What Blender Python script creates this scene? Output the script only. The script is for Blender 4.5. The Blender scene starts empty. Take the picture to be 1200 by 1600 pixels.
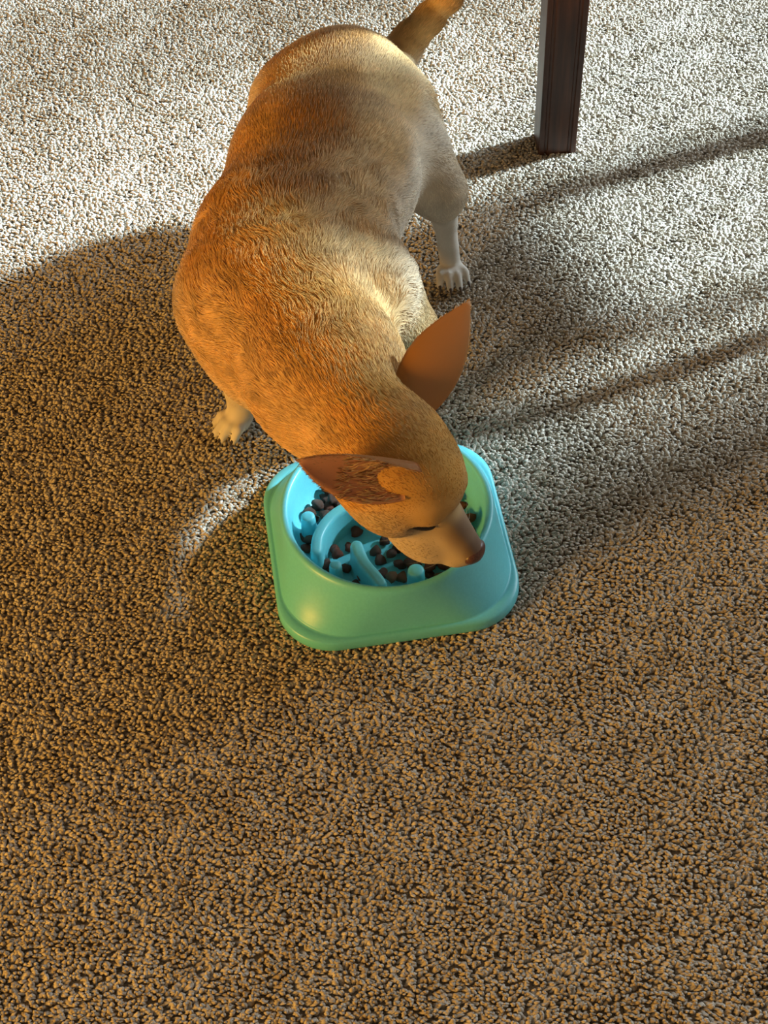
import bpy, bmesh, math, random
import numpy as np
from mathutils import Vector, Matrix

random.seed(7); rng = np.random.default_rng(11)
scene = bpy.context.scene
COL = scene.collection

# ------------------------------------------------------------------ camera
F_PX = 2400.0; PITCH = math.radians(51.0); ROLL = math.radians(2.3); CAM_H = 1.17
_fw = np.array([0, math.cos(PITCH), -math.sin(PITCH)])
_up0 = np.cross([1., 0, 0], _fw)
_rt = math.cos(ROLL)*np.array([1., 0, 0]) - math.sin(ROLL)*_up0
_up = np.cross(_rt, _fw)
_C = np.array([0, 0, CAM_H])
cam_data = bpy.data.cameras.new('camera'); cam = bpy.data.objects.new('camera', cam_data); COL.objects.link(cam)
m = Matrix.Identity(4)
for i in range(3):
    m[i][0] = _rt[i]; m[i][1] = _up[i]; m[i][2] = -_fw[i]; m[i][3] = _C[i]
cam.matrix_world = m
cam_data.sensor_fit = 'VERTICAL'; cam_data.sensor_height = 24.0; cam_data.lens = 24.0*F_PX/1600.0
cam_data.clip_start = 0.02
scene.camera = cam

def at(x, y, z=0.0):
    """world point at height z seen at photo pixel x, y"""
    d = _fw + _rt*(x-600)/F_PX - _up*(y-800)/F_PX
    return _C + d*((z-CAM_H)/d[2])

# ------------------------------------------------------------------ light
world = bpy.data.worlds.new('world'); scene.world = world; world.use_nodes = True
bg = world.node_tree.nodes['Background']; bg.inputs[0].default_value = (1.0, 0.77, 0.51, 1); bg.inputs[1].default_value = 0.15

SUN_AZ = Vector((0.945, 0.327)).normalized(); SUN_EL = math.radians(30)
sd = bpy.data.lights.new('sun', 'SUN'); sun = bpy.data.objects.new('sun', sd); COL.objects.link(sun)
sdir = Vector((SUN_AZ.x*math.cos(SUN_EL), SUN_AZ.y*math.cos(SUN_EL), math.sin(SUN_EL)))
sun.rotation_euler = sdir.to_track_quat('Z', 'Y').to_euler(); sun.location = sdir*6
sd.energy = 22.5; sd.angle = math.radians(5.0); sd.color = (0.66, 0.87, 1.0)

ld = bpy.data.lights.new('room_lamp', 'AREA'); lamp = bpy.data.objects.new('room_lamp', ld); COL.objects.link(lamp)
ld.shape = 'DISK'; ld.size = 0.6; ld.energy = 47.0; ld.color = (1.0, 0.50, 0.075)
lamp.location = (-1.88, -0.12, 0.64)
lamp.rotation_euler = (Vector(lamp.location)-Vector((-0.05, 0.95, 0.1))).to_track_quat('Z', 'Y').to_euler()

# sky light entering through the window opening in the right wall
wd = bpy.data.lights.new('window_daylight', 'AREA'); wdl = bpy.data.objects.new('window_daylight', wd); COL.objects.link(wdl)
wd.shape = 'RECTANGLE'; wd.size = 2.3; wd.size_y = 1.4; wd.energy = 190.0; wd.color = (0.76, 0.90, 1.0)
wdl.location = (2.94, 3.22, 1.62); wdl.rotation_euler = Vector((1, 0, 0)).to_track_quat('Z', 'Y').to_euler()

vs = scene.view_settings
vs.view_transform = 'Standard'; vs.look = 'None'; vs.gamma = 1.0; vs.use_curve_mapping = False; vs.exposure = 0.0

# ------------------------------------------------------------------ helpers
def mesh_obj(name, verts, faces, mat=None, parent=None, smooth=False):
    me = bpy.data.meshes.new(name); me.from_pydata([tuple(v) for v in verts], [], [tuple(f) for f in faces]); me.update()
    if smooth: me.shade_smooth()
    o = bpy.data.objects.new(name, me); COL.objects.link(o)
    if mat is not None: me.materials.append(mat)
    if parent is not None: o.parent = parent
    return o

def bm_obj(name, bm, mat=None, parent=None, smooth=False):
    me = bpy.data.meshes.new(name); bm.to_mesh(me); bm.free()
    if smooth: me.shade_smooth()
    o = bpy.data.objects.new(name, me); COL.objects.link(o)
    if mat is not None: me.materials.append(mat)
    if parent is not None: o.parent = parent
    return o

def empty(name, loc, rz=0.0):
    o = bpy.data.objects.new(name, None); COL.objects.link(o); o.location = loc; o.rotation_euler = (0, 0, rz)
    o.empty_display_size = 0.02
    return o

def tag(o, label=None, cat=None, group=None, kind=None):
    if label: o['label'] = label
    if cat: o['category'] = cat
    if group: o['group'] = group
    if kind: o['kind'] = kind
    return o

def add_box(bm, lo, hi, bevel=0.0):
    lo = Vector(lo); hi = Vector(hi)
    r = bmesh.ops.create_cube(bm, size=1.0)
    vs_ = r['verts']
    for v in vs_:
        v.co = Vector(((lo.x+hi.x)/2+v.co.x*(hi.x-lo.x), (lo.y+hi.y)/2+v.co.y*(hi.y-lo.y), (lo.z+hi.z)/2+v.co.z*(hi.z-lo.z)))
    if bevel > 0:
        es = list({e for v in vs_ for e in v.link_edges})
        bmesh.ops.bevel(bm, geom=es, offset=bevel, segments=2, affect='EDGES', profile=0.5)

def new_mat(name):
    mt = bpy.data.materials.new(name); mt.use_nodes = True
    nt = mt.node_tree; b = nt.nodes['Principled BSDF']
    return mt, nt, b

def ramp(nt, stops):
    n = nt.nodes.new('ShaderNodeValToRGB'); cr = n.color_ramp
    while len(cr.elements) < len(stops): cr.elements.new(0.5)
    for e, (p, c) in zip(cr.elements, stops): e.position = p; e.color = (*c, 1)
    return n

def noise(nt, scale, detail=3.0, coord='Object', vec=None, rough=0.5):
    tc = nt.nodes.new('ShaderNodeTexCoord'); n = nt.nodes.new('ShaderNodeTexNoise')
    n.inputs['Scale'].default_value = scale; n.inputs['Detail'].default_value = detail; n.inputs['Roughness'].default_value = rough
    if vec is not None:
        mp = nt.nodes.new('ShaderNodeMapping'); mp.inputs['Scale'].default_value = vec
        nt.links.new(tc.outputs[coord], mp.inputs[0]); nt.links.new(mp.outputs[0], n.inputs[0])
    else:
        nt.links.new(tc.outputs[coord], n.inputs[0])
    return n

def bump(nt, b, src, strength, dist):
    bp = nt.nodes.new('ShaderNodeBump'); bp.inputs['Strength'].default_value = strength; bp.inputs['Distance'].default_value = dist
    nt.links.new(src, bp.inputs['Height']); nt.links.new(bp.outputs[0], b.inputs['Normal'])

# ------------------------------------------------------------------ materials
def mat_carpet(name):
    mt, nt, b = new_mat(name)
    geo = nt.nodes.new('ShaderNodeNewGeometry')
    n1 = nt.nodes.new('ShaderNodeTexNoise'); n1.inputs['Scale'].default_value = 190; n1.inputs['Detail'].default_value = 2
    nt.links.new(geo.outputs['Position'], n1.inputs[0])
    r1 = ramp(nt, [(0.30, (0.38, 0.315, 0.24)), (0.5, (0.53, 0.47, 0.39)), (0.72, (0.68, 0.63, 0.555))])
    nt.links.new(n1.outputs[0], r1.inputs[0])
    n2 = nt.nodes.new('ShaderNodeTexNoise'); n2.inputs['Scale'].default_value = 26; n2.inputs['Detail'].default_value = 3
    nt.links.new(geo.outputs['Position'], n2.inputs[0])
    r2 = ramp(nt, [(0.32, (0.80, 0.76, 0.70)), (0.6, (1.0, 1.0, 1.0))])
    nt.links.new(n2.outputs[0], r2.inputs[0])
    mx = nt.nodes.new('ShaderNodeMix'); mx.data_type = 'RGBA'; mx.blend_type = 'MULTIPLY'; mx.inputs[0].default_value = 1.0
    nt.links.new(r1.outputs[0], mx.inputs[6]); nt.links.new(r2.outputs[0], mx.inputs[7])
    nt.links.new(mx.outputs[2], b.inputs['Base Color'])
    b.inputs['Roughness'].default_value = 0.75; b.inputs['Specular IOR Level'].default_value = 0.25
    return mt

def mat_wood():
    mt, nt, b = new_mat('dark_stained_wood')
    n = noise(nt, 9, 6, vec=(14, 14, 0.9), rough=0.6)
    r = ramp(nt, [(0.3, (0.022, 0.009, 0.005)), (0.55, (0.065, 0.024, 0.012)), (0.75, (0.11, 0.042, 0.02))])
    nt.links.new(n.outputs[0], r.inputs[0]); nt.links.new(r.outputs[0], b.inputs['Base Color'])
    b.inputs['Roughness'].default_value = 0.42; b.inputs['Specular IOR Level'].default_value = 0.32
    bump(nt, b, n.outputs[0], 0.15, 0.001)
    return mt

def mat_plastic():
    mt, nt, b = new_mat('turquoise_plastic')
    n = noise(nt, 420, 2)
    r = ramp(nt, [(0.3, (0.15, 0.62, 0.70)), (0.7, (0.17, 0.66, 0.74))])
    nt.links.new(n.outputs[0], r.inputs[0]); nt.links.new(r.outputs[0], b.inputs['Base Color'])
    b.inputs['Roughness'].default_value = 0.36
    b.inputs['Subsurface Weight'].default_value = 0.15; b.inputs['Subsurface Radius'].default_value = (0.002, 0.006, 0.008)
    bump(nt, b, n.outputs[0], 0.05, 0.0006)
    return mt

def mat_kibble(name, c0, c1):
    mt, nt, b = new_mat(name)
    n = noise(nt, 520, 4)
    r = ramp(nt, [(0.3, c0), (0.7, c1)])
    nt.links.new(n.outputs[0], r.inputs[0]); nt.links.new(r.outputs[0], b.inputs['Base Color'])
    b.inputs['Roughness'].default_value = 0.6
    bump(nt, b, n.outputs[0], 0.6, 0.0012)
    return mt

def mat_plain(name, col, rough=0.6, scale=30, var=0.1, spec=0.5):
    mt, nt, b = new_mat(name)
    n = noise(nt, scale, 3)
    r = ramp(nt, [(0.3, tuple(c*(1-var) for c in col)), (0.7, tuple(min(1, c*(1+var)) for c in col))])
    nt.links.new(n.outputs[0], r.inputs[0]); nt.links.new(r.outputs[0], b.inputs['Base Color'])
    b.inputs['Roughness'].default_value = rough; b.inputs['Specular IOR Level'].default_value = spec
    return mt

def mat_glass():
    mt = bpy.data.materials.new('window_glass'); mt.use_nodes = True; nt = mt.node_tree
    nt.nodes.clear()
    o = nt.nodes.new('ShaderNodeOutputMaterial'); mx = nt.nodes.new('ShaderNodeMixShader')
    t = nt.nodes.new('ShaderNodeBsdfTransparent'); g = nt.nodes.new('ShaderNodeBsdfGlossy'); g.inputs['Roughness'].default_value = 0.02
    fr = nt.nodes.new('ShaderNodeFresnel'); fr.inputs[0].default_value = 1.45
    nt.links.new(fr.outputs[0], mx.inputs[0]); nt.links.new(t.outputs[0], mx.inputs[1]); nt.links.new(g.outputs[0], mx.inputs[2])
    nt.links.new(mx.outputs[0], o.inputs[0])
    return mt

def mat_coat(name, hair=False):
    mt, nt, b = new_mat(name)
    a = nt.nodes.new('ShaderNodeAttribute'); a.attribute_name = 'coat'
    nt.links.new(a.outputs['Color'], b.inputs['Base Color'])
    b.inputs['Roughness'].default_value = 0.5 if hair else 0.7
    b.inputs['Specular IOR Level'].default_value = 0.30 if hair else 0.15
    return mt

def mat_ear():
    mt = bpy.data.materials.new('ear_skin'); mt.use_nodes = True; nt = mt.node_tree; b = nt.nodes['Principled BSDF']; o = nt.nodes['Material Output']
    a = nt.nodes.new('ShaderNodeAttribute'); a.attribute_name = 'coat'
    nt.links.new(a.outputs['Color'], b.inputs['Base Color']); b.inputs['Roughness'].default_value = 0.65
    t = nt.nodes.new('ShaderNodeBsdfTranslucent'); t.inputs[0].default_value = (0.80, 0.33, 0.08, 1)
    mx = nt.nodes.new('ShaderNodeMixShader'); mx.inputs[0].default_value = 0.35
    nt.links.new(b.outputs[0], mx.inputs[1]); nt.links.new(t.outputs[0], mx.inputs[2]); nt.links.new(mx.outputs[0], o.inputs[0])
    return mt

M_CARPET = mat_carpet('carpet_yarn'); M_WOOD = mat_wood(); M_PLASTIC = mat_plastic()
M_WALL = mat_plain('wall_paint', (0.62, 0.58, 0.52), 0.8, 60, 0.02); M_FRAME = mat_plain('window_paint', (0.75, 0.74, 0.72), 0.4, 40, 0.02)
M_GLASS = mat_glass(); M_FABRIC = mat_plain('chair_fabric', (0.20, 0.15, 0.11), 0.85, 300, 0.2)
M_KIB = [mat_kibble('kibble_brown', (0.055, 0.020, 0.010), (0.12, 0.045, 0.02)), mat_kibble('kibble_red', (0.11, 0.024, 0.010), (0.20, 0.05, 0.018)),
         mat_kibble('kibble_tan', (0.12, 0.055, 0.018), (0.22, 0.10, 0.035))]
M_COAT = mat_coat('coat_skin'); M_HAIR = mat_coat('coat_hair', True); M_EAR = mat_ear()
M_NOSE = mat_plain('nose_leather', (0.10, 0.042, 0.032), 0.36, 900, 0.35)
M_EYE = mat_plain('eye_dark', (0.012, 0.007, 0.005), 0.12, 200, 0.2)
M_CLAW = mat_plain('claw_horn', (0.06, 0.04, 0.03), 0.35, 300, 0.4)
M_WHISKER = mat_plain('whisker', (0.62, 0.56, 0.46), 0.4, 100, 0.1)

# ------------------------------------------------------------------ setting
FLOOR_Z = -0.007
bm = bmesh.new(); add_box(bm, (-2.6, -1.0, FLOOR_Z-0.04), (3.0, 5.2, FLOOR_Z))
floor = tag(bm_obj('floor', bm, M_CARPET), kind='structure')

WX = 3.00; WY0, WY1, WZ0, WZ1 = 2.045, 4.40, 0.90, 2.30
bm = bmesh.new()
add_box(bm, (WX, -1.0, FLOOR_Z-0.04), (WX+.12, WY0, 2.45)); add_box(bm, (WX, WY1, FLOOR_Z-0.04), (WX+.12, 5.2, 2.45))
add_box(bm, (WX, WY0, FLOOR_Z-0.04), (WX+.12, WY1, WZ0)); add_box(bm, (WX, WY0, WZ1), (WX+.12, WY1, 2.45))
tag(bm_obj('wall_right', bm, M_WALL), kind='structure')
win = tag(empty('window_1', (WX+.06, (WY0+WY1)/2, WZ0)), kind='structure')
cy = (WY0+WY1)/2
def wbox(name, y0, y1, z0, z1, t, mat):
    b_ = bmesh.new(); add_box(b_, (-t, y0-cy, z0-WZ0), (t, y1-cy, z1-WZ0)); return bm_obj(name, b_, mat, win)
MULL = [(2.83, 3.00), (3.60, 3.77)]
wbox('window_frame', WY0, WY0+.03, WZ0, WZ1, .03, M_FRAME); wbox('window_frame', WY1-.03, WY1, WZ0, WZ1, .03, M_FRAME)
wbox('window_frame', WY0+.03, WY1-.03, WZ0, WZ0+.03, .03, M_FRAME); wbox('window_frame', WY0+.03, WY1-.03, WZ1-.03, WZ1, .03, M_FRAME)
edges = [WY0+.03]
for a_, b_ in MULL:
    wbox('mullion', a_, b_, WZ0+.03, WZ1-.03, .028, M_FRAME); edges += [a_, b_]
edges.append(WY1-.03)
for k in range(0, len(edges), 2): wbox('pane', edges[k], edges[k+1], WZ0+.03, WZ1-.03, .003, M_GLASS)

# carpet pile: one tile of tufts repeated over the floor by geometry nodes
TILE = 0.30; PITCH_T = 0.0031; NT = int(TILE/PITCH_T)
def carpet_tile():
    g = (np.arange(NT)+0.5)*TILE/NT
    X, Y = np.meshgrid(g, g, indexing='ij'); X = X.ravel(); Y = Y.ravel(); n = X.size
    Xj = X + (rng.random(n)-.5)*PITCH_T*0.95; Yj = Y + (rng.random(n)-.5)*PITCH_T*0.95
    # periodic low-frequency lean field
    ax = np.zeros(n); ay = np.zeros(n)
    for _ in range(14):
        kx, ky = rng.integers(-7, 8, 2); ph = rng.random()*6.28; w = rng.normal(size=2)
        s = np.sin(2*np.pi*(kx*X+ky*Y)/TILE+ph); ax += w[0]*s; ay += w[1]*s
    lean = np.stack([ax, ay], 1)*0.06 + rng.normal(size=(n, 2))*0.30 + np.array([[.22, -.16]])
    ln = np.linalg.norm(lean, axis=1); lean *= np.minimum(1, 0.95/np.maximum(ln, 1e-6))[:, None]
    L = 0.0078*(0.90+0.20*rng.random(n)); rad = 0.00182*(0.8+0.4*rng.random(n)); tw = rng.random(n)*6.28
    ts = np.array([0.0, 0.45, 0.8, 0.97]); rs = np.array([0.75, 1.05, 1.0, 0.55]); S = 5
    allv = np.zeros((n, len(ts)*S+1, 3))
    for i, t in enumerate(ts):
        cx = Xj + lean[:, 0]*L*t*t*0.95; cyy = Yj + lean[:, 1]*L*t*t*0.95
        cz = L*(t - 0.30*t*t*np.minimum(1, np.linalg.norm(lean, axis=1)))
        for j in range(S):
            a = tw + 2*np.pi*j/S + t*1.1; q = 1+0.25*np.cos(2*a)
            allv[:, i*S+j, 0] = cx+np.cos(a)*rad*rs[i]*q; allv[:, i*S+j, 1] = cyy+np.sin(a)*rad*rs[i]*q; allv[:, i*S+j, 2] = cz
    t = 1.06
    allv[:, -1, 0] = Xj+lean[:, 0]*L*t*t*0.95; allv[:, -1, 1] = Yj+lean[:, 1]*L*t*t*0.95
    allv[:, -1, 2] = L*(t-0.30*t*t*np.minimum(1, np.linalg.norm(lean, axis=1)))
    nv = allv.shape[1]
    quads = [(i*S+j, i*S+(j+1) % S, (i+1)*S+(j+1) % S, (i+1)*S+j) for i in range(len(ts)-1) for j in range(S)]
    tris = [((len(ts)-1)*S+j, (len(ts)-1)*S+(j+1) % S, nv-1) for j in range(S)]
    base = (np.arange(n)*nv)[:, None, None]
    Q = (np.array(quads)[None]+base).reshape(-1, 4); T = (np.array(tris)[None]+base).reshape(-1, 3)
    V = allv.reshape(-1, 3) - np.array([TILE/2, TILE/2, 0])
    me = bpy.data.meshes.new('carpet_pile')
    me.vertices.add(len(V)); me.vertices.foreach_set('co', V.astype(np.float32).ravel())
    loops = np.concatenate([Q.ravel(), T.ravel()]).astype(np.int32)
    me.loops.add(len(loops)); me.loops.foreach_set('vertex_index', loops)
    starts = np.concatenate([np.arange(len(Q))*4, len(Q)*4+np.arange(len(T))*3]).astype(np.int32)
    me.polygons.add(len(starts)); me.polygons.foreach_set('loop_start', starts)
    me.polygons.foreach_set('loop_total', np.concatenate([np.full(len(Q), 4), np.full(len(T), 3)]).astype(np.int32))
    me.update(calc_edges=True); me.shade_smooth(); me.materials.append(M_CARPET)
    return me

def carpet():
    me = carpet_tile()
    o = bpy.data.objects.new('carpet_pile', me); COL.objects.link(o); o.parent = floor
    tag(o, 'short twisted beige carpet pile', kind='stuff')
    ng = bpy.data.node_groups.new('pile_tiles', 'GeometryNodeTree')
    ng.interface.new_socket('Geometry', in_out='INPUT', socket_type='NodeSocketGeometry')
    ng.interface.new_socket('Geometry', in_out='OUTPUT', socket_type='NodeSocketGeometry')
    N = ng.nodes; Lk = ng.links
    gi = N.new('NodeGroupInput'); go = N.new('NodeGroupOutput')
    nx, ny = 13, 13
    grid = N.new('GeometryNodeMeshGrid'); grid.inputs[0].default_value = (nx-1)*TILE; grid.inputs[1].default_value = (ny-1)*TILE
    grid.inputs[2].default_value = nx; grid.inputs[3].default_value = ny
    tr = N.new('GeometryNodeTransform'); tr.inputs['Translation'].default_value = (0.0, 1.50, FLOOR_Z)
    iop = N.new('GeometryNodeInstanceOnPoints')
    rv = N.new('FunctionNodeRandomValue'); rv.data_type = 'INT'
    for s in rv.inputs:
        if s.type == 'INT' and s.name == 'Min': s.default_value = 0
        if s.type == 'INT' and s.name == 'Max': s.default_value = 0
    mul = N.new('ShaderNodeMath'); mul.operation = 'MULTIPLY'; mul.inputs[1].default_value = math.pi/2
    cmb = N.new('ShaderNodeCombineXYZ')
    e2r = N.new('FunctionNodeEulerToRotation')
    out_int = [s for s in rv.outputs if s.type == 'INT'][0]
    Lk.new(out_int, mul.inputs[0]); Lk.new(mul.outputs[0], cmb.inputs[2]); Lk.new(cmb.outputs[0], e2r.inputs[0])
    Lk.new(grid.outputs[0], tr.inputs[0]); Lk.new(tr.outputs[0], iop.inputs['Points'])
    Lk.new(gi.outputs[0], iop.inputs['Instance']); Lk.new(e2r.outputs[0], iop.inputs['Rotation'])
    Lk.new(iop.outputs[0], go.inputs[0])
    md = o.modifiers.new('pile_tiles', 'NODES'); md.node_group = ng
carpet()

# ------------------------------------------------------------------ table
def table():
    t = tag(empty('dining_table', (0.2245, 1.508, 0), math.radians(3)), 'dark brown wooden table with straight square legs standing on the carpet', 'table')
    H = 0.72; W = 1.20; D = 0.75
    def leg(x0, y0):
        w, d0, d1, g = .0225, -.0165, .0235, .0016           # half width, front, back, groove depth
        pr = [(-w, d0), (-w+.006, d0), (-w+.0072, d0+g), (-w+.0098, d0+g), (-w+.011, d0+.0004), (w-.011, d0+.0004), (w-.0098, d0+g), (w-.0072, d0+g), (w-.006, d0), (w, d0), (w, d1), (-w, d1)]
        V = []; zs = (FLOOR_Z, .0, H-.03); n = len(pr)
        for z in zs:
            k = 1+0.16*max(0, z)/H                            # slight taper towards the foot
            V += [(x0+px_*k, y0+py_*k, z) for px_, py_ in pr]
        Fc = [(i*n+j, i*n+(j+1) % n, (i+1)*n+(j+1) % n, (i+1)*n+j) for i in range(len(zs)-1) for j in range(n)]
        Fc += [tuple(reversed(range(n))), tuple(range((len(zs)-1)*n, len(zs)*n))]
        o = mesh_obj('leg', V, Fc, M_WOOD, t)
        bv = o.modifiers.new('edge', 'BEVEL'); bv.width = .0011; bv.segments = 2; bv.limit_method = 'ANGLE'; bv.angle_limit = math.radians(60)
        return o
    for lx, ly in ((0, 0), (-W, 0), (0, D), (-W, D)): leg(lx, ly)
    b_ = bmesh.new()
    for lo, hi in (((-W+.027, -.010, H-.12), (-.027, .010, H-.03)), ((-W+.027, D-.010, H-.12), (-.027, D+.010, H-.03)),
                   ((-.010, .02, H-.12), (.010, D-.02, H-.03)), ((-W-.010, .02, H-.12), (-W+.010, D-.02, H-.03))):
        add_box(b_, lo, hi, 0.001)
    bm_obj('apron', b_, M_WOOD, t)
    b_ = bmesh.new(); add_box(b_, (-W-.06, -.06, H-.03), (.06, D+.06, H), 0.004); bm_obj('tabletop', b_, M_WOOD, t)
table()

def chair():  # unseen chair, added to shade the dog's flank and band the carpet
    c = tag(empty('added_shade_chair', (0.82, 1.49, 0), math.radians(25)), 'unseen dark wooden chair added to cast shade, with upholstered seat and back', 'chair')
    for lx, ly, h in ((-.19, -.15, .44), (-.19, .145, .44), (.19, -.125, .95), (.19, .130, .95)):
        b_ = bmesh.new(); add_box(b_, (lx-.013, ly-.013, FLOOR_Z), (lx+.013, ly+.013, h), .002); bm_obj('leg', b_, M_WOOD, c)
    b_ = bmesh.new(); add_box(b_, (-.21, -.17, .44), (.170, .165, .48), .012)
    for v in b_.verts:
        if v.co.x > 0: v.co.y = (v.co.y+.0)*.75+.006
    bm_obj('seat', b_, M_FABRIC, c, True)
    b_ = bmesh.new(); add_box(b_, (.175, -.110, .53), (.205, .111, .94), .010); bm_obj('backrest', b_, M_FABRIC, c, True)
chair()

# ------------------------------------------------------------------ bowl
BC = np.array([0.003, 0.907]); BROT = math.radians(7.0)
def rsq(th, h, c):
    d = np.array([abs(math.cos(th)), abs(math.sin(th))]); cc = np.array([h-c, h-c])
    r = h/max(d); p = d*r
    if min(p) > h-c:
        dt = cc@d; r = dt+math.sqrt(max(0, dt*dt-(cc@cc-c*c)))
    return r

def bowl():
    root = tag(empty('slow_feeder_bowl', (BC[0], BC[1], 0), BROT), 'turquoise plastic slow feeder dog bowl with square foot and round rim', 'dog bowl')
    NS = 144
    # (mix square->circle, half size, corner radius, circle radius, z)
    sq = lambda h, c, z: ('q', h, c, z)
    ci = lambda r, z: ('c', r, 0, z)
    prof = [sq(.106, .050, -.001), sq(.1125, .052, -.002), sq(.1140, .053, .001), sq(.1136, .053, .0095), sq(.1124, .053, .0118),
            sq(.1098, .062, .0124), sq(.1086, .064, .0120), sq(.1082, .0645, .0135)]
    blend = [(0.0, .1080, .066, .015), (.12, .1074, .070, .021), (.30, .1066, .074, .030), (.52, .1056, .078, .040), (.74, .1044, .082, .049), (.90, .1030, .086, .055)]
    rings = []
    for q in prof:
        rings.append([(rsq(2*math.pi*k/NS, q[1], q[2]), q[3]) for k in range(NS)])
    for mix, h, c, z in blend:
        rr = []
        for k in range(NS):
            th = 2*math.pi*k/NS
            r = rsq(th, h, c)*(1-mix)+.1005*mix
            rr.append((r, z))
        rings.append(rr)
    for r, z in [(.1000, .0582), (.0985, .0600), (.0965, .0608), (.0945, .0604), (.0930, .0590), (.0922, .0565), (.0915, .050), (.0905, .038), (.0890, .027),
                 (.0855, .0195), (.0800, .0150), (.0720, .0128), (.05, .0122), (.025, .012), (.004, .012)]:
        rings.append([(r, z)]*NS)
    V = []; Fc = []
    for rr in rings:
        for k, (r, z) in enumerate(rr):
            th = 2*math.pi*k/NS; V.append((r*math.cos(th), r*math.sin(th), z))
    for i in range(len(rings)-1):
        for k in range(NS):
            Fc.append((i*NS+k, i*NS+(k+1) % NS, (i+1)*NS+(k+1) % NS, (i+1)*NS+k))
    Fc.append(tuple((len(rings)-1)*NS+k for k in range(NS)))
    Fc.append(tuple(reversed(range(NS))))
    mesh_obj('shell', V, Fc, M_PLASTIC, root, True)
    cr, sr = math.cos(-BROT), math.sin(-BROT)
    def loc(px, py, z):
        p = at(px, py, z)[:2]-BC; return np.array([p[0]*cr-p[1]*sr, p[0]*sr+p[1]*cr])
    FZ = 0.0115
    def peg(px, py, ztop, r):
        c = loc(px, py, ztop); pv = []; pf = []; n = 20
        rows = [(r*1.45, FZ), (r*1.22, FZ+.0035), (r*1.12, FZ+.008), (r*.98, ztop-.004), (r*.93, ztop-.0012), (r*.80, ztop), (r*.3, ztop+.0004)]
        for rr, z in rows:
            for k in range(n): pv.append((c[0]+rr*math.cos(2*math.pi*k/n), c[1]+rr*math.sin(2*math.pi*k/n), z))
        for i in range(len(rows)-1):
            for k in range(n): pf.append((i*n+k, i*n+(k+1) % n, (i+1)*n+(k+1) % n, (i+1)*n+k))
        pf.append(tuple((len(rows)-1)*n+k for k in range(n)))
        mesh_obj('peg', pv, pf, M_PLASTIC, root, True)
        PEGS.append((c[0], c[1], r*1.3))
    def ridge(pts, ztop, r):
        P = np.array([loc(x, y, ztop) for x, y in pts])
        # resample smoothly
        tt = np.linspace(0, len(P)-1, 22); Q = []
        for t in tt:
            i = min(int(t), len(P)-2); f = t-i
            p0 = P[max(i-1, 0)]; p1 = P[i]; p2 = P[i+1]; p3 = P[min(i+2, len(P)-1)]
            Q.append(0.5*((2*p1)+(-p0+p2)*f+(2*p0-5*p1+4*p2-p3)*f*f+(-p0+3*p1-3*p2+p3)*f**3))
        Q = np.array(Q); T = np.gradient(Q, axis=0); T /= np.linalg.norm(T, axis=1)[:, None]; Nn = np.stack([-T[:, 1], T[:, 0]], 1)
        for q in Q[::3]: PEGS.append((q[0], q[1], r*1.1))
        out = []                                       # stadium outline around the centre line
        def outline(w):
            o_ = [Q[i]+Nn[i]*w for i in range(len(Q))]
            a0 = math.atan2(Nn[-1][1], Nn[-1][0]); o_ += [Q[-1]+w*np.array([math.cos(a0-math.pi*k/8), math.sin(a0-math.pi*k/8)]) for k in range(1, 8)]
            o_ += [Q[i]-Nn[i]*w for i in range(len(Q)-1, -1, -1)]
            a1 = math.atan2(-Nn[0][1], -Nn[0][0]); o_ += [Q[0]+w*np.array([math.cos(a1-math.pi*k/8), math.sin(a1-math.pi*k/8)]) for k in range(1, 8)]
            return o_
        rows = [(r*1.5, FZ), (r*1.2, FZ+.004), (r*1.08, FZ+.009), (r*.98, ztop-.005), (r*.86, ztop-.0018), (r*.6, ztop-.0003), (r*.2, ztop)]
        pv = []; pf = []
        for w, z in rows:
            o_ = outline(w); n = len(o_); pv += [(p[0], p[1], z) for p in o_]
        for i in range(len(rows)-1):
            for k in range(n): pf.append((i*n+k, (i+1)*n+k, (i+1)*n+(k+1) % n, i*n+(k+1) % n))
        L = len(Q); b0 = (len(rows)-1)*n
        for i in range(L-1):
            pf.append((b0+n-7-1-i, b0+n-7-2-i, b0+i+1, b0+i))
        pf.append(tuple(b0+k for k in range(L+7, L-2, -1))); pf.append(tuple([b0]+[b0+n-1-k for k in range(8)]))
        mesh_obj('ridge', pv, pf, M_PLASTIC, root, True)
    peg(481, 806, .044, .0070); peg(524, 882, .041, .0060); peg(650, 890, .044, .0080); peg(718, 806, .042, .0065)
    ridge([(494, 858), (497, 835), (512, 810), (535, 792), (565, 780)], .046, .0058)
    ridge([(557, 850), (568, 876), (585, 896), (594, 908)], .044, .0062)
    peg(600, 790, .045, .010)
PEGS = []
bowl()

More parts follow.
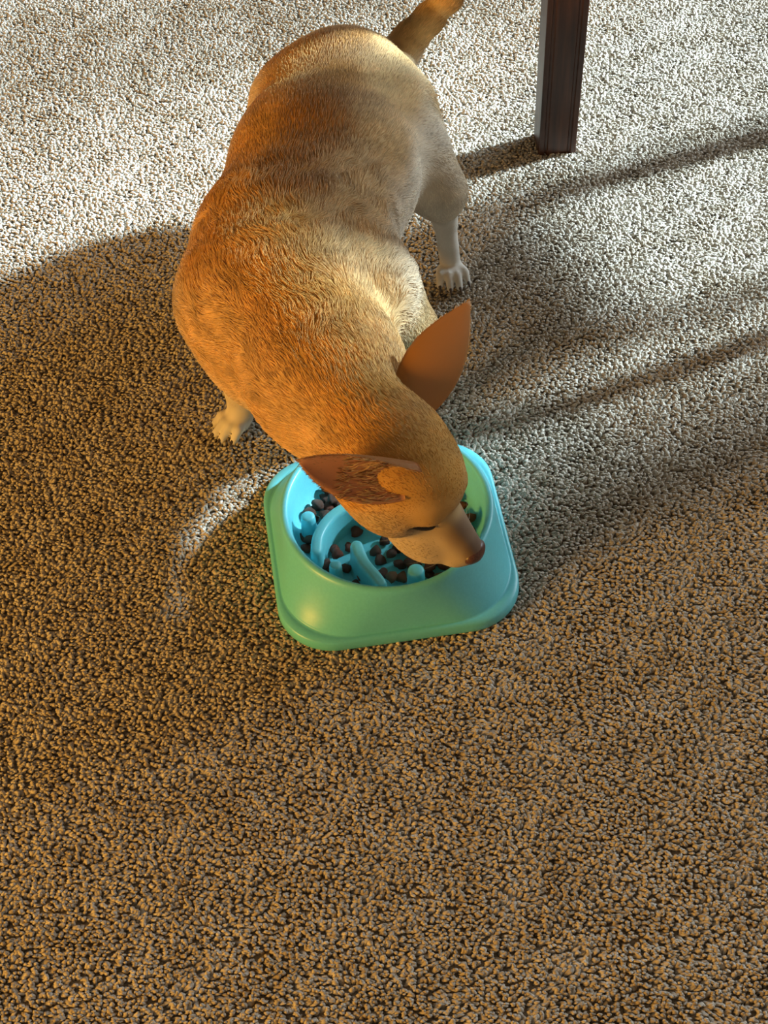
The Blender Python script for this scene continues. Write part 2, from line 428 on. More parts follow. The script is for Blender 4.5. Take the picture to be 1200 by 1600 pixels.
def kibbles():
    variants = []
    for v in range(5):
        bm = bmesh.new(); bmesh.ops.create_icosphere(bm, subdivisions=2, radius=1.0)
        ph = random.random()*6.28; kind = 3 if v < 4 else 2
        for vt in bm.verts:
            a = math.atan2(vt.co.y, vt.co.x); rr = 1+0.20*math.cos(kind*a+ph)*(1-abs(vt.co.z))
            n = 1+0.07*math.sin(5*vt.co.x+v)+0.06*math.sin(6*vt.co.y+2*v)
            vt.co.x *= rr*n; vt.co.y *= rr*n; vt.co.z = math.copysign(abs(vt.co.z)**0.75, vt.co.z)*0.62*n
        for mt in M_KIB:
            me = bpy.data.meshes.new('kibble'); bm.to_mesh(me); me.materials.append(mt); me.shade_smooth(); variants.append(me)
        bm.free()
    cr, sr = math.cos(BROT), math.sin(BROT)
    placed = []
    def put(x, y, z, red=None):
        r = 0.0056*(0.9+0.25*random.random())
        i = random.randrange(5)*3 + (red if red is not None else random.choices((0, 1, 2), (6, 3, 1.2))[0])
        o = bpy.data.objects.new('kibble', variants[i]); COL.objects.link(o)
        o.location = (BC[0]+x*cr-y*sr, BC[1]+x*sr+y*cr, z+r*0.6); o.scale = (r, r, r)
        o.rotation_euler = (random.uniform(-.5, .5), random.uniform(-.5, .5), random.random()*6.28)
        shade = ('dark brown', 'reddish brown', 'light tan')[i % 3]
        zone = ('between bowl wall and curved ridge' if x < -.045 else 'by the bowl wall beneath the muzzle' if x > .045
                else 'behind the dog\'s head' if y > .02 else 'on the floor by the straight ridge')
        if z > .016: zone = 'heaped on others '+zone
        tag(o, shade+' kibble piece '+zone, 'kibble', shade+' kibble '+zone)
        placed.append((x, y, z))
    def free(x, y, z, d):
        if math.hypot(x, y) > .0795: return False
        if any(math.hypot(x-a, y-b) < c+.0058 for a, b, c in PEGS): return False
        return all((x-a)**2+(y-b)**2+((z-c)*1.6)**2 > d*d for a, b, c in placed)
    def local(px, py, z):
        p = at(px, py, z)[:2]-BC; return p[0]*cr+p[1]*sr, -p[0]*sr+p[1]*cr
    for px, py, red in ((527, 868, 1), (541, 886, 0), (546, 853, 1), (508, 885, 0), (497, 889, 0), (556, 912, 0), (566, 904, 1), (575, 915, 1), (545, 915, 0), (612, 905, 2), (488, 776, 0), (494, 790, 0), (461, 828, 0), (474, 838, 0), (466, 850, 0), (484, 846, 0), (463, 866, 0), (477, 866, 0), (469, 880, 0), (484, 884, 0), (740, 775, 0), (747, 792, 0), (738, 800, 0), (744, 815, 0), (736, 830, 0), (625, 880, 0), (612, 868, 0), (640, 862, 0), (628, 900, 2)):
        x, y = local(px, py, .018)
        if math.hypot(x, y) < .0815: put(x, y, .0125 if len(placed) % 3 else .018, red)
    dens = lambda x, y: 1.0 if (x < -.045 or x > .045 or y > .03 or (x > .0 and y < -.02)) else 0.12
    for layer, (z, tries) in enumerate(((.0128, 2600), (.0195, 1500))):
        for _ in range(tries):
            a = random.random()*6.28; rr = .0795*math.sqrt(random.random()); x, y = rr*math.cos(a), rr*math.sin(a)
            if random.random() > dens(x, y): continue
            if layer == 1 and not (x < -.055 or x > .05 or y > .045 or (x > .005 and y < -.015)): continue
            if free(x, y, z, .0112): put(x, y, z)
    print('kibbles', len(placed))
kibbles()

# ------------------------------------------------------------------ dog
# head frame: forward, left, up
HA = np.array([0.7092, -0.4407, -0.5509]); HL = np.array([0.5684, 0.8197, 0.0760]); HU = np.array([0.4181, -0.3669, 0.8310])
HT = np.array([0.0111, 0.8659, 0.1782]); HS = 0.0120
HB = np.stack([HA, HL, HU], 1)
def hp(a, l, u): return HT + HS*(HB@np.array([a, l, u], float))

G0 = np.array([-0.225, 0.775, -0.012]); G1 = np.array([0.155, 1.56, 0.40]); GH = 0.0021
dims = np.ceil((G1-G0)/GH).astype(int)
SDF = np.full(dims, 0.08, np.float32)

def block(lo, hi):
    i0 = np.maximum(np.floor((lo-G0)/GH).astype(int), 0); i1 = np.minimum(np.ceil((hi-G0)/GH).astype(int)+1, dims)
    ax = [G0[k]+GH*np.arange(i0[k], i1[k]) for k in range(3)]
    P = np.stack(np.meshgrid(*ax, indexing='ij'), -1).astype(np.float32)
    return tuple(slice(i0[k], i1[k]) for k in range(3)), P

def smin(a, b, k):
    h = np.clip(0.5+0.5*(b-a)/k, 0, 1); return b+(a-b)*h-k*h*(1-h)
def smax(a, b, k): return -smin(-a, -b, k)

def ell(c, r, B=None, k=0.02, sub=False):
    c = np.asarray(c, float); r = np.asarray(r, float); R_ = r.max()+k+0.012
    sl, P = block(c-R_, c+R_)
    q = P-c
    if B is not None: q = q@B
    k0 = np.linalg.norm(q/r, axis=-1); k1 = np.linalg.norm(q/(r*r), axis=-1)+1e-9
    d = k0*(k0-1)/k1
    SDF[sl] = smax(SDF[sl], -d, k) if sub else smin(SDF[sl], d, k)

def cone(a, b, r1, r2, k=0.02):
    a = np.asarray(a, float); b = np.asarray(b, float); R_ = max(r1, r2)+k+0.012
    sl, P = block(np.minimum(a, b)-R_, np.maximum(a, b)+R_)
    ba = b-a; L2 = ba@ba; h = np.clip(((P-a)@ba)/L2, 0, 1)
    d = np.linalg.norm(P-a-h[..., None]*ba, axis=-1)-(r1+(r2-r1)*h)
    SDF[sl] = smin(SDF[sl], d, k)

def basis(fwd):
    f = np.asarray(fwd, float); f /= np.linalg.norm(f); s = np.cross([0, 0, 1.], f); s /= np.linalg.norm(s); u = np.cross(f, s)
    return np.stack([f, s, u], 1)

SP = basis((0.18, 1, 0.0))            # along the trunk, towards the tail
# trunk
ell((-.026, 1.380, .160), (.088, .082, .083), SP, .03)
ell((-.048, 1.270, .160), (.120, .100, .096), SP, .03)
ell((-.078, 1.150, .158), (.120, .102, .092), SP, .03)
ell((-.088, 1.075, .160), (.080, .096, .078), SP, .03)
ell((-.080, 1.045, .135), (.070, .078, .070), SP, .03)          # fore chest
# neck
cone((-.085, 1.050, .182), (-.045, .960, .178), .072, .064, .04)
cone((-.045, .960, .178), hp(-2.0, 0, -1.0), .064, .050, .035)
# head
ell(hp(0, 0, 0), np.array([4.9, 4.2, 4.0])*HS, HB, .02)
ell(hp(2.9, 0, .2), np.array([2.9, 3.0, 2.6])*HS, HB, .015)
for s in (-1, 1):
    ell(hp(1.4, 2.5*s, -2.0), np.array([3.4, 2.1, 2.5])*HS, HB, .015)
    ell(hp(4.0, 1.75*s, .15), np.array([1.5, 1.0, .85])*HS, HB, .008)
cone(hp(3.6, 0, -2.6), hp(8.6, 0, -3.85), 2.65*HS, 1.50*HS, .014)
cone(hp(4.4, 0, -1.35), hp(9.2, 0, -2.95), 1.45*HS, .95*HS, .010)
for s in (-1, 1): ell(hp(7.6, .75*s, -4.1), np.array([1.8, .95, 1.2])*HS, HB, .008); ell(hp(5.4, 1.75*s, -4.4), np.array([2.7, 1.2, 1.7])*HS, HB, .010)
cone(hp(2.2, 0, -4.4), hp(7.7, 0, -5.3), 1.8*HS, 1.0*HS, .010)
EYEB = {s: HB@np.stack([np.array([.80, -.60*s, .0]), np.array([.60, .80*s, .0]), np.array([0, 0, 1.])], 1) for s in (-1, 1)}
for s in (-1, 1): ell(hp(4.75, 2.40*s, -1.05), np.array([1.35, .45, .42])*HS, EYEB[s], .004, True)     # eye sockets
# tail
tailp = [at(618, 92, .175), at(640, 62, .188), at(668, 32, .205), at(700, -2, .228), at(722, -45, .262)]
for (p, q, r1, r2) in zip(tailp[:-1], tailp[1:], (.026, .0165, .0145, .0125), (.0165, .0145, .0125, .008)): cone(p, q, r1, r2, .012)

def toes(c, d, n_toe=4, L=.025, spread=.0089, r=.0050):
    """paw with toes: c wrist end on the ground, d pointing direction (2D)"""
    d = np.array([d[0], d[1], 0.]); d /= np.linalg.norm(d); s = np.array([-d[1], d[0], 0]); tips = []
    for i in range(n_toe):
        o = i-(n_toe-1)/2; ln = L*(1.0 if abs(o) < 1 else .72)
        a = np.array(c)+s*o*spread*.75; a[2] = .0125
        mid = a+d*ln*.55+s*o*spread*.28; mid[2] = .0145
        b = a+d*ln+s*o*spread*.42; b[2] = .0060
        cone(a, mid, r*1.15, r*1.02, .003); cone(mid, b, r*1.02, r*.86, .0008); tips.append((b, d+s*o*.12))
    return tips
claw_tips = []
def hind(sx, paw, knee, hock, hip):
    cone(hip, knee, .050, .029, .03); cone(knee, hock, .026, .0125, .014); cone(hock, (paw[0], paw[1]+.012, .018), .0125, .0115, .008)
    return paw
hind(1, (.0845, 1.276), (.072, 1.292, .112), (.079, 1.300, .066), (.026, 1.350, .168))
claw_tips += toes((.0845, 1.281, .0), (.15, -1))
hind(-1, (-.105, 1.30), (-.105, 1.315, .112), (-.106, 1.325, .066), (-.075, 1.370, .170))
claw_tips += toes((-.105, 1.305, .0), (-.1, -1))
# fore legs
cone((-.135, 1.090, .150), (-.138, 1.088, .090), .050, .030, .03)
cone((-.138, 1.088, .090), (-.140, 1.075, .022), .026, .0145, .015)
cone((-.140, 1.075, .022), (-.145, 1.066, .013), .0140, .0125, .006)
claw_tips += toes((-.145, 1.068, .0), (-.72, -.62), L=.027)
cone((-.005, 1.090, .155), (.026, 1.098, .100), .052, .034, .03)
cone((.026, 1.098, .100), (.036, 1.082, .022), .028, .0145, .015)
cone((.036, 1.082, .022), (.036, 1.074, .013), .0140, .0125, .006)
claw_tips += toes((.036, 1.074, .0), (.15, -1))

def surface_nets(D):
    S = D < 0
    c = np.zeros([n-1 for n in D.shape], np.int8)
    for dx in (0, 1):
        for dy in (0, 1):
            for dz in (0, 1):
                c += S[dx:dx+D.shape[0]-1, dy:dy+D.shape[1]-1, dz:dz+D.shape[2]-1]
    cells = np.argwhere((c > 0) & (c < 8)); idx = np.full(c.shape, -1, np.int32); idx[tuple(cells.T)] = np.arange(len(cells))
    acc = np.zeros((len(cells), 3)); cnt = np.zeros(len(cells))
    corners = [(dx, dy, dz) for dx in (0, 1) for dy in (0, 1) for dz in (0, 1)]
    val = {k: D[tuple((cells+k).T)] for k in corners}
    for a in corners:
        for ax in range(3):
            if a[ax] == 0:
                b = list(a); b[ax] = 1; b = tuple(b)
                va, vb = val[a], val[b]; cr = (va < 0) != (vb < 0)
                t = np.where(cr, va/np.where(cr, va-vb, 1), 0)
                p = np.array(a, float)[None]+np.zeros((len(cells), 3)); p[:, ax] += t
                acc += p*cr[:, None]; cnt += cr
    V = (cells+acc/cnt[:, None])*GH+G0
    quads = []
    for ax in range(3):
        o1, o2 = [k for k in range(3) if k != ax]
        sl0 = [slice(None)]*3; sl1 = [slice(None)]*3; sl0[ax] = slice(0, -1); sl1[ax] = slice(1, None)
        A = S[tuple(sl0)]; B = S[tuple(sl1)]; E = np.argwhere(A != B)
        ok = (E[:, o1] > 0) & (E[:, o2] > 0) & (E[:, o1] < c.shape[o1]) & (E[:, o2] < c.shape[o2]); E = E[ok]
        fl = A[tuple(E.T)]
        u = np.zeros(3, int); u[o1] = 1; v = np.zeros(3, int); v[o2] = 1
        q = np.stack([idx[tuple((E-u-v).T)], idx[tuple((E-v).T)], idx[tuple(E.T)], idx[tuple((E-u).T)]], 1)
        if ax == 1: fl = ~fl
        q[~fl] = q[~fl][:, ::-1]; quads.append(q)
    return V, np.concatenate(quads)
DV, DF = surface_nets(SDF)
# grid smoothing
def smooth(V, Fq, it, lam=0.5):
    e = np.concatenate([Fq[:, [0, 1]], Fq[:, [1, 2]], Fq[:, [2, 3]], Fq[:, [3, 0]]]); n = len(V)
    deg = np.bincount(e.ravel(), minlength=n).astype(float)
    for _ in range(it):
        acc = np.stack([np.bincount(e[:, 0], V[e[:, 1], k], n)+np.bincount(e[:, 1], V[e[:, 0], k], n) for k in range(3)], 1)
        V = V+lam*(acc/deg[:, None]-V)
    return V
DV = smooth(DV, DF, 2, 0.5)

# ears --------------------------------------------------------------
def ear(base, tip, wdir, ncup, W, arc, thick=.0022, bend=0.0, sag=.7, root=.10, pe=3.0):
    base = np.asarray(base); tip = np.asarray(tip); e = tip-base; L = np.linalg.norm(e); e /= L
    w = wdir-e*(wdir@e); w /= np.linalg.norm(w); n = np.cross(e, w)
    if n@ncup < 0: n = -n
    NU, NV = 26, 19; outer = np.zeros((NU, NV, 3))
    for i in range(NU):
        t = i/(NU-1)
        prof = (1-t**pe)**0.8*(0.48+0.55*math.sin(math.pi*min(1, t*.86+.10))**.8)
        half = max(W*prof, W*.02)
        ph = arc*(1-0.65*t)
        R_ = half/max(math.sin(min(ph, math.pi/2)), .2)
        for j in range(NV):
            f = -ph+2*ph*j/(NV-1)
            p = base+e*(L*(t*(1+root)-root))+w*R_*math.sin(f)+n*R_*(1-math.cos(f))*sag + n*bend*math.sin(math.pi*t)*L
            outer[i, j] = p
    gu = np.gradient(outer, axis=0); gv = np.gradient(outer, axis=1); nn = np.cross(gu, gv); nn /= np.linalg.norm(nn, axis=-1, keepdims=True)+1e-9
    if (nn.reshape(-1, 3)@n).sum() < 0: nn = -nn
    edge = np.ones((NU, NV)); edge[:, 0] = edge[:, -1] = .3; edge[-1] = .3
    inner = outer+nn*thick*edge[..., None]
    V = np.concatenate([outer.reshape(-1, 3), inner.reshape(-1, 3)]); fs = []; off = NU*NV
    idx = lambda i, j: i*NV+j
    for i in range(NU-1):
        for j in range(NV-1):
            fs.append((idx(i, j), idx(i, j+1), idx(i+1, j+1), idx(i+1, j)))
            fs.append((off+idx(i, j), off+idx(i+1, j), off+idx(i+1, j+1), off+idx(i, j+1)))
        for j in (0, NV-1): fs.append((idx(i, j), idx(i+1, j), off+idx(i+1, j), off+idx(i, j)))
    for j in range(NV-1):
        for i in (0, NU-1): fs.append((idx(i, j), idx(i, j+1), off+idx(i, j+1), off+idx(i, j)))
    isin = np.concatenate([np.zeros(off), np.ones(off)])
    return V, np.array(fs), isin, e, np.concatenate([-nn.reshape(-1, 3), nn.reshape(-1, 3)])
vL = at(690, 550, .24)-_C; vL /= np.linalg.norm(vL)
eb = hp(-1.7, 3.3, 2.0); et = at(734, 470, .262)
e_ = (et-eb)/np.linalg.norm(et-eb); wv = np.cross(e_, vL)
EL = ear(eb, et, wv, vL*1.0+HA*.8, .0262, 0.95)
eb2 = hp(-0.6, -2.9, 2.2); et2 = at(465, 722, .222)
vR = at(500, 740, .2)-_C; vR /= np.linalg.norm(vR)
e2_ = (et2-eb2)/np.linalg.norm(et2-eb2); upv = np.cross(e2_, vR); upv *= np.sign(upv@_up); upv /= np.linalg.norm(upv)
AL = math.radians(52); eb2 = eb2+upv*.003-vR*.009; et2 = et2+upv*.002-vR*.018
ER = ear(eb2, et2, upv*math.cos(AL)-vR*math.sin(AL), -vR*math.cos(AL)-upv*math.sin(AL), .0270, 1.65, sag=1.0, root=.36, pe=6.0)
nb = len(DV)
AV = np.concatenate([DV, EL[0], ER[0]]); AF = np.concatenate([DF, EL[1]+nb, ER[1]+nb+len(EL[0])])
part = np.concatenate([np.zeros(nb), np.ones(len(EL[0])), 2*np.ones(len(ER[0]))]); ear_in = np.concatenate([np.zeros(nb), EL[2], ER[2]])

# flow / fur length / colour samples: position, direction, length(mm), colour
TAN = np.array((0.68, 0.37, 0.095)); DTAN = np.array((0.44, 0.215, 0.060)); CREAM = np.array((0.70, 0.58, 0.42)); WHITE = np.array((0.80, 0.74, 0.65))
PALE = np.array((0.66, 0.47, 0.24))
flow = []
def fs(p, d, ln, col): flow.append((np.asarray(p, float), np.asarray(d, float)/np.linalg.norm(d), ln, col))
BKD = np.array([.18, 1, -.05])
# trunk: top, sides, belly
for y, x, hw, top in ((1.45, -.01, .06, .20), (1.40, -.02, .085, .245), (1.32, -.035, .095, .253), (1.24, -.052, .100, .255), (1.16, -.074, .102, .25), (1.09, -.088, .098, .238)):
    ln = 8 if y > 1.3 else (9 if y > 1.2 else 13)
    fs((x, y, top), BKD, ln, DTAN if y > 1.13 else TAN)
    for s in (-1, 1):
        fs((x+s*hw*.70, y, .225), BKD+np.array([s*.15, 0, -.2]), ln, TAN if s < 0 else TAN*.35+PALE*.65)  # window side paler here and below: daylight on the flank put into coat colour
        fs((x+s*hw, y, .16), BKD+np.array([0, 0, -.45]), ln-1, PALE if s < 0 else CREAM*.6+WHITE*.4)
        fs((x+s*hw*.75, y, .095), BKD+np.array([0, 0, -.7]), ln-1, CREAM)
    fs((x, y, .07), BKD, 8, WHITE)
# neck
for t in np.linspace(0, 1, 5):
    c = np.array([-.085, 1.050, .182])*(1-t)+hp(-2.0, 0, -1.0)*t; d = np.array([-.085, 1.05, .20])-hp(0, 0, 0); d /= np.linalg.norm(d); r = .072*(1-t)+.052*t
    sd_ = np.cross([0, 0, 1], d); sd_ /= np.linalg.norm(sd_)
    ln = 14 if t < .7 else 10
    fs(c+np.array([0, 0, r]), d+np.array([0, 0, .1]), ln, TAN); fs(c+sd_*r, d+np.array([0, 0, -.35]), ln-1, TAN*.5+PALE*.5); fs(c-sd_*r, d+np.array([0, 0, -.35]), ln-1, TAN*.5+PALE*.5)
    fs(c-np.array([0, 0, r]), d, 9, CREAM)
# head
def hf(p, d, ln, col): fs(hp(*p), HB@np.array(d, float), ln, col)
hf((9.5, 0, -2.2), (-1, 0, .3), 2.0, np.array((.20, .13, .09))); hf((7.5, 0, -1.5), (-1, 0, .3), 2.4, np.array((.27, .18, .115))); hf((5.6, 0, -.6), (-1, 0, .5), 3.0, PALE*.8)
hf((3.6, 0, 2.6), (-1, 0, .6), 4.0, TAN); hf((1.0, 0, 4.0), (-1, 0, .1), 5.0, TAN); hf((-2, 0, 4.0), (-1, 0, -.1), 6.5, TAN)
for s in (-1, 1):
    hf((8.5, 1.2*s, -3.8), (-1, .2*s, -.2), 3.0, PALE*.55+CREAM*.45); hf((6.5, 1.9*s, -3.6), (-1, .3*s, -.1), 4.0, CREAM*.6+PALE*.4); hf((4.8, 2.6*s, -2.6), (-1, .4*s, 0), 4.6, CREAM*.55+PALE*.45)
    hf((4.6, 2.0*s, .6), (-1, .3*s, .3), 3.0, TAN*.7+PALE*.3); hf((2.0, 4.4*s, -2.0), (-1, .3*s, -.1), 5.5, PALE); hf((-.5, 4.4*s, -1.0), (-1, .1*s, -.1), 7.0, TAN); hf((1.2, 3.4*s, 2.4), (-1, .4*s, .3), 4.5, TAN)
hf((6.5, 0, -5.6), (-1, 0, -.1), 3.0, WHITE); hf((2.5, 0, -5.2), (-1, 0, -.1), 6.0, CREAM)
# limbs
for (kx, hx) in ((.072, .079), (-.105, -.106)):
    s = 1 if kx > 0 else -1
    fs((kx+s*.02, 1.35, .19), (0, .4, -1), 7, PALE); fs((kx+s*.015, 1.29, .14), (0, .35, -1), 6, CREAM); fs((kx, 1.265, .11), (0, .2, -1), 5, WHITE*.6+CREAM*.4)
    fs((hx, 1.30, .066), (0, 0, -1), 4, WHITE); fs((hx, 1.285, .03), (0, -.2, -1), 3.2, WHITE); fs((hx, 1.265, .012), (0, -1, -.6), 1.5, WHITE)
for (kx, px_, dx) in ((-.15, -.142, -.72), (.045, .036, .15)):
    fs((kx, 1.085, .13), (0, .2, -1), 8, PALE); fs((kx, 1.08, .085), (0, .15, -1), 6, PALE*.7+CREAM*.3); fs((px_, 1.07, .045), (0, .1, -1), 4, CREAM)
    fs((px_, 1.065, .022), (dx, -.6, -1), 3, CREAM*.5+WHITE*.5); fs((px_+dx*.02, 1.05, .010), (dx, -.6, -.6), 1.5, WHITE)
for p, q in zip(tailp[:-1], tailp[1:]): fs((np.array(p)+np.array(q))/2, np.array(q)-np.array(p), 9, PALE*.6+TAN*.4)
FP = np.array([f[0] for f in flow]); FD = np.array([f[1] for f in flow]); FL = np.array([f[2] for f in flow]); FC = np.array([f[3] for f in flow])
def field(P):
    D = np.zeros((len(P), 3)); L = np.zeros(len(P)); C = np.zeros((len(P), 3))
    for i in range(0, len(P), 20000):
        q = P[i:i+20000]; d2 = ((q[:, None]-FP[None])**2).sum(-1); w = 1/(d2+2e-5)**2.0; w /= w.sum(1, keepdims=True)
        D[i:i+20000] = w@FD; L[i:i+20000] = w@FL; C[i:i+20000] = w@FC
    return D, L, C
def lownoise(P, freq, seed):
    r = np.random.default_rng(seed); out = np.zeros(len(P))
    for _ in range(8):
        k = r.normal(size=3)*freq; out += np.sin(P@k+r.random()*6.28)
    return out/2.83

vD, vL_, vC = field(AV)
vC = vC*(1+0.10*lownoise(AV, 120, 3)[:, None])
vC[part > 0] = np.where(ear_in[part > 0][:, None] > .5, np.array([[.74, .38, .23]]), np.array([[.50, .24, .07]]))
# dog object
dog = tag(empty('dog', (-.04, 1.15, 0)), 'small tan short-haired dog eating from the turquoise bowl with its head turned', 'dog')
ORG = np.array([-.04, 1.15, 0])
def dog_mesh():
    me = bpy.data.meshes.new('body')
    me.from_pydata((AV-ORG).tolist(), [], AF.tolist()); me.update(); me.shade_smooth()
    me.materials.append(M_COAT); me.materials.append(M_EAR)
    mi = (part[AF[:, 0]] > 0).astype(np.int32); me.polygons.foreach_set('material_index', mi)
    at_ = me.attributes.new('coat', 'FLOAT_COLOR', 'POINT')
    at_.data.foreach_set('color', np.concatenate([vC*.85, np.ones((len(vC), 1))], 1).astype(np.float32).ravel())
    o = bpy.data.objects.new('body', me); COL.objects.link(o); o.parent = dog
    return o
body = dog_mesh()

# fur ---------------------------------------------------------------
def fur(N=230000):
    tri = np.concatenate([AF[:, [0, 1, 2]], AF[:, [0, 2, 3]]]); a, b, c = AV[tri[:, 0]], AV[tri[:, 1]], AV[tri[:, 2]]
    fn = np.cross(b-a, c-a); area = np.linalg.norm(fn, axis=1)/2
    vn = np.zeros_like(AV)
    for k in range(3):
        for j in range(3): vn[:, j] += np.bincount(tri[:, k], fn[:, j], len(AV))
    # outward for the body: away from SDF inside
    vn /= np.linalg.norm(vn, axis=1, keepdims=True)+1e-12
    vn[nb:nb+len(EL[0])] = EL[4]; vn[nb+len(EL[0]):] = ER[4]
    cen = (a+b+c)/3; Lm = vL_[tri[:, 0]]
    dens = area*np.clip(9.0/Lm, .8, 2.6)
    dens[cen[:, 2] < .05] *= .9
    isear = part[tri[:, 0]] > 0; inn = ear_in[tri[:, 0]] > .5
    dens[isear & inn] *= .30; dens[isear & ~inn] *= 1.2
    vdir = cen-_C; facing = (fn*vdir).sum(1)
    pick = rng.choice(len(tri), N, p=dens/dens.sum())
    u = rng.random((N, 1)); v = rng.random((N, 1)); fl = (u+v) > 1; u[fl] = 1-u[fl]; v[fl] = 1-v[fl]
    P = a[pick]*(1-u-v)+b[pick]*u+c[pick]*v
    n = vn[tri[pick, 0]]*(1-u-v)+vn[tri[pick, 1]]*u+vn[tri[pick, 2]]*v; n /= np.linalg.norm(n, axis=1, keepdims=True)+1e-9
    D, L, C = field(P); pe = part[tri[pick, 0]]; pin = ear_in[tri[pick, 0]] > .5
    # keep the nose leather and eye slits bare
    for k_, e_ in ((1, EL[3]), (2, ER[3])): D[pe == k_] = e_
    L[(pe > 0)] = 3.0; L[(pe > 0) & pin] = 4.0
    C[(pe > 0) & ~pin] = (.56, .27, .07); C[(pe > 0) & pin] = (.60, .38, .18)
    for k_, b_, t_ in ((1, eb, et), (2, eb2, et2)):                 # longer tufts at the ear opening
        m_ = (pe == k_) & pin; tt = ((P-b_)@(t_-b_))/((t_-b_)@(t_-b_))
        m2 = m_ & (tt < .42); L[m2] = 8+5*rng.random(m2.sum()); C[m2] = np.where(rng.random((m2.sum(), 1)) < .3, np.array([[.26, .13, .05]]), np.array([[.78, .56, .28]]))
    nose_c = hp(9.85, 0, -3.05); keep = np.linalg.norm(P-nose_c, axis=1) > .0118
    for s in (-1, 1):
        q = (P-hp(4.80, 2.3*s, -1.06))@EYEB[s]/HS; keep &= ~(((q/np.array([1.3, 1.2, .36]))**2).sum(1) < 1)
    keep &= P[:, 2] > .004
    P, n, D, L, C = P[keep], n[keep], D[keep], L[keep], C[keep]; pe = pe[keep]; M_ = len(P)
    # swirl noise on direction
    amp = np.clip((L-8.5)/5, 0.06, 1)*.5
    nz = np.stack([lownoise(P, 95, 20+k) for k in range(3)], 1); D = D/np.linalg.norm(D, axis=1, keepdims=True)+nz*amp[:, None]
    D -= n*(D*n).sum(1, keepdims=True); D /= np.linalg.norm(D, axis=1, keepdims=True)+1e-9
    D += rng.normal(size=D.shape)*.13; D -= n*(D*n).sum(1, keepdims=True); D /= np.linalg.norm(D, axis=1, keepdims=True)+1e-9
    L = L*.001*(.7+.5*rng.random(M_))
    lift = (.20+.16*rng.random(M_))+np.clip((L-.009)*14, 0, .12)
    S = 5; ts = np.linspace(0, 1, S); pts = np.zeros((M_, S, 3))
    for i, t in enumerate(ts):
        pts[:, i] = P-n*.0006+D*(L*t*np.cos(lift))[:, None]+n*(L*np.sin(lift)*(t-.45*t*t))[:, None]
    # clumps
    cs = .0045; key = np.floor((P+rng.normal(size=P.shape)*.0006)/cs).astype(np.int64); kk = (key[:, 0]*73856093) ^ (key[:, 1]*19349663) ^ (key[:, 2]*83492791)
    _, inv = np.unique(kk, return_inverse=True); cnt = np.bincount(inv)
    cl = np.clip((L-.005)/.008, 0, 1)*.55
    for i, t in enumerate(ts):
        mean = np.stack([np.bincount(inv, pts[:, i, k])/cnt for k in range(3)], 1)[inv]
        pts[:, i] += (mean-pts[:, i])*(cl*t*t)[:, None]
    tone = 1+np.where(L < .005, .19, .11)*rng.normal(size=M_); ctone = (1+.09*np.random.default_rng(5).normal(size=len(cnt)))[inv]
    C = C*np.clip(tone*ctone, .6, 1.4)[:, None]*(1+0.10*lownoise(P, 120, 3)[:, None])
    # whisker spots on the muzzle
    for s in (-1, 1):
        for sp in ((8.3, 1.65, -3.75), (7.8, 1.75, -3.45), (7.7, 1.8, -4.0), (8.9, 1.35, -3.0), (9.1, 1.3, -3.45)):
            q0 = hp(sp[0], sp[1]*s, sp[2]); q0 = P[np.argmin(np.linalg.norm(P-q0, axis=1))]; C[np.linalg.norm(P-q0, axis=1) < .0017] *= .22
    C = np.clip(C, 0, .95)
    hc = bpy.data.hair_curves.new('fur'); hc.add_curves([S]*M_)
    hc.position_data.foreach_set('vector', (pts-ORG).astype(np.float32).ravel())
    rad = (np.where(L > .006, .00026, .00021))[:, None]*np.array([1.0, 1.0, .9, .65, .15])[None]
    ra = hc.attributes.get('radius') or hc.attributes.new('radius', 'FLOAT', 'POINT')
    ra.data.foreach_set('value', rad.astype(np.float32).ravel())
    ca = hc.attributes.new('coat', 'FLOAT_COLOR', 'CURVE')
    ca.data.foreach_set('color', np.concatenate([C, np.ones((M_, 1))], 1).astype(np.float32).ravel())
    hc.materials.append(M_HAIR)
    o = bpy.data.objects.new('fur', hc); COL.objects.link(o); o.parent = dog
    tag(o, 'short tan and cream coat hair', kind='stuff')
fur()

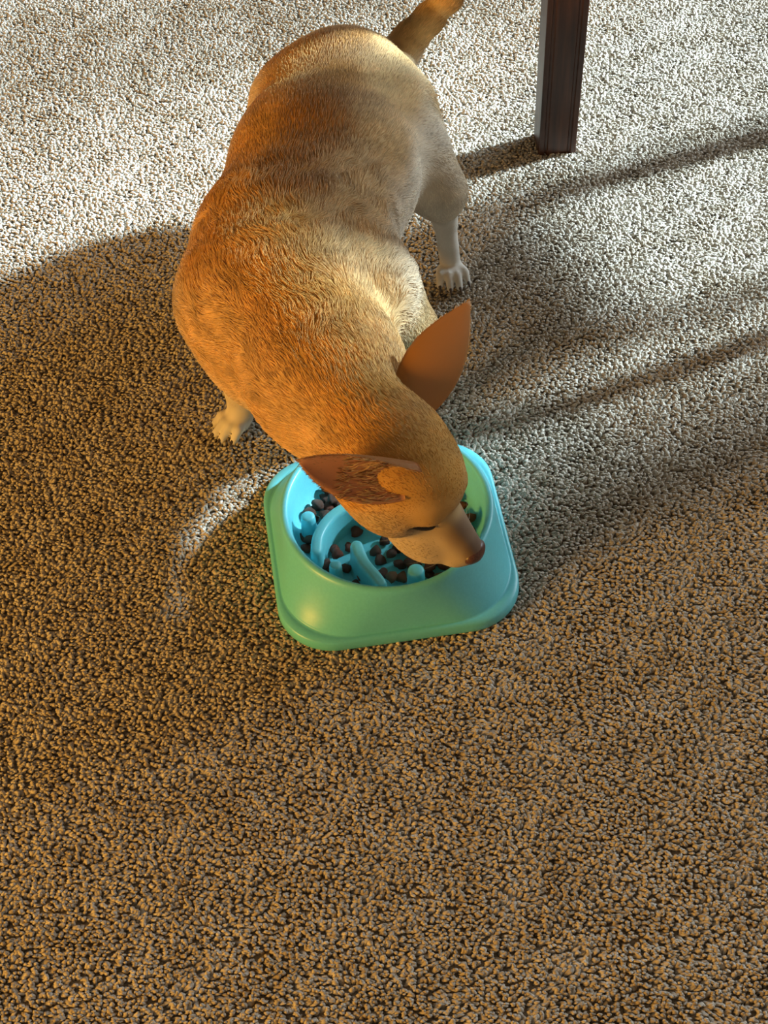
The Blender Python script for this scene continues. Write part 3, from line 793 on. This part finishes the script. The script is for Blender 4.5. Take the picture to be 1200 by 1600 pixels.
# nose, eyes, claws, whiskers ---------------------------------------
def blob(name, c, r, B, mat, shape=None, parent=None, sub=3):
    bm = bmesh.new(); bmesh.ops.create_icosphere(bm, subdivisions=sub, radius=1.0)
    for v in bm.verts:
        q = np.array(v.co)
        if shape: q = shape(q)
        v.co = Vector(np.asarray(c)+B@(q*np.asarray(r))-ORG)
    return bm_obj(name, bm, mat, parent or dog, True)
def nose_shape(q):
    a, l, u = q
    l *= 1.0+.25*u; a *= 1.0-.12*abs(l)
    for s in (-1, 1):
        dd = math.hypot((l-.52*s)/.24, (u+.12)/.30)
        if a > 0 and dd < 1: a -= .45*(1-dd*dd)
    a -= .10*math.exp(-(l/.08)**2) if a > .2 else 0
    return np.array([a, l, u])
tag(blob('nose', hp(9.58, 0, -3.02), np.array([.80, 1.10, .92])*HS, HB, M_NOSE, nose_shape), 'brownish pink leathery nose')
for s in (-1, 1):
    tag(blob('eye', hp(4.80, 2.16*s, -1.06), np.array([1.15, .50, .26])*HS, EYEB[s], M_EYE), 'dark almost closed eye')
for tip, d in claw_tips:
    V = []; Fc = []; d = np.array(d)/np.linalg.norm(d); s = np.cross(d, [0, 0, 1.]); n = 8
    for i, t in enumerate((0, .35, .7, 1)):
        c = tip+d*(.0025+.0068*t)+np.array([0, 0, .0012-.0055*t*t]); r = .0019*(1-.85*t)
        for k in range(n):
            a = 2*math.pi*k/n; V.append(c+s*r*math.cos(a)+np.array([0, 0, 1.])*r*math.sin(a)-ORG)
    for i in range(3):
        for k in range(n): Fc.append((i*n+k, i*n+(k+1) % n, (i+1)*n+(k+1) % n, (i+1)*n+k))
    mesh_obj('claw', V, Fc, M_CLAW, dog, True)
def whisker(p, d, L, bendv):
    V = []; Fc = []; d = np.asarray(d)/np.linalg.norm(d); s = np.cross(d, [0.3, .2, 1.]); s /= np.linalg.norm(s); w = np.cross(s, d)
    for i in range(8):
        t = i/7; c = p+d*L*t+np.asarray(bendv)*t*t*L; r = .00022*(1-.8*t)
        for k in range(4): V.append(c+s*r*math.cos(k*1.5708)+w*r*math.sin(k*1.5708)-ORG)
    for i in range(7):
        for k in range(4): Fc.append((i*4+k, i*4+(k+1) % 4, (i+1)*4+(k+1) % 4, (i+1)*4+k))
    mesh_obj('whisker', V, Fc, M_WHISKER, dog)
for s in (-1, 1):
    for (a, l, u, da, dl, du) in ((8.2, 1.6, -3.7, -.1, 1, -.1), (7.7, 1.75, -3.4, -.3, 1, .2), (7.6, 1.8, -4.0, -.3, 1, -.4), (4.6, 2.9, -2.6, -.4, 1, -.2)):
        whisker(hp(a, l*s, u), HB@np.array([da, dl*s, du]), .022, HB@np.array([-.35, 0, -.1]))
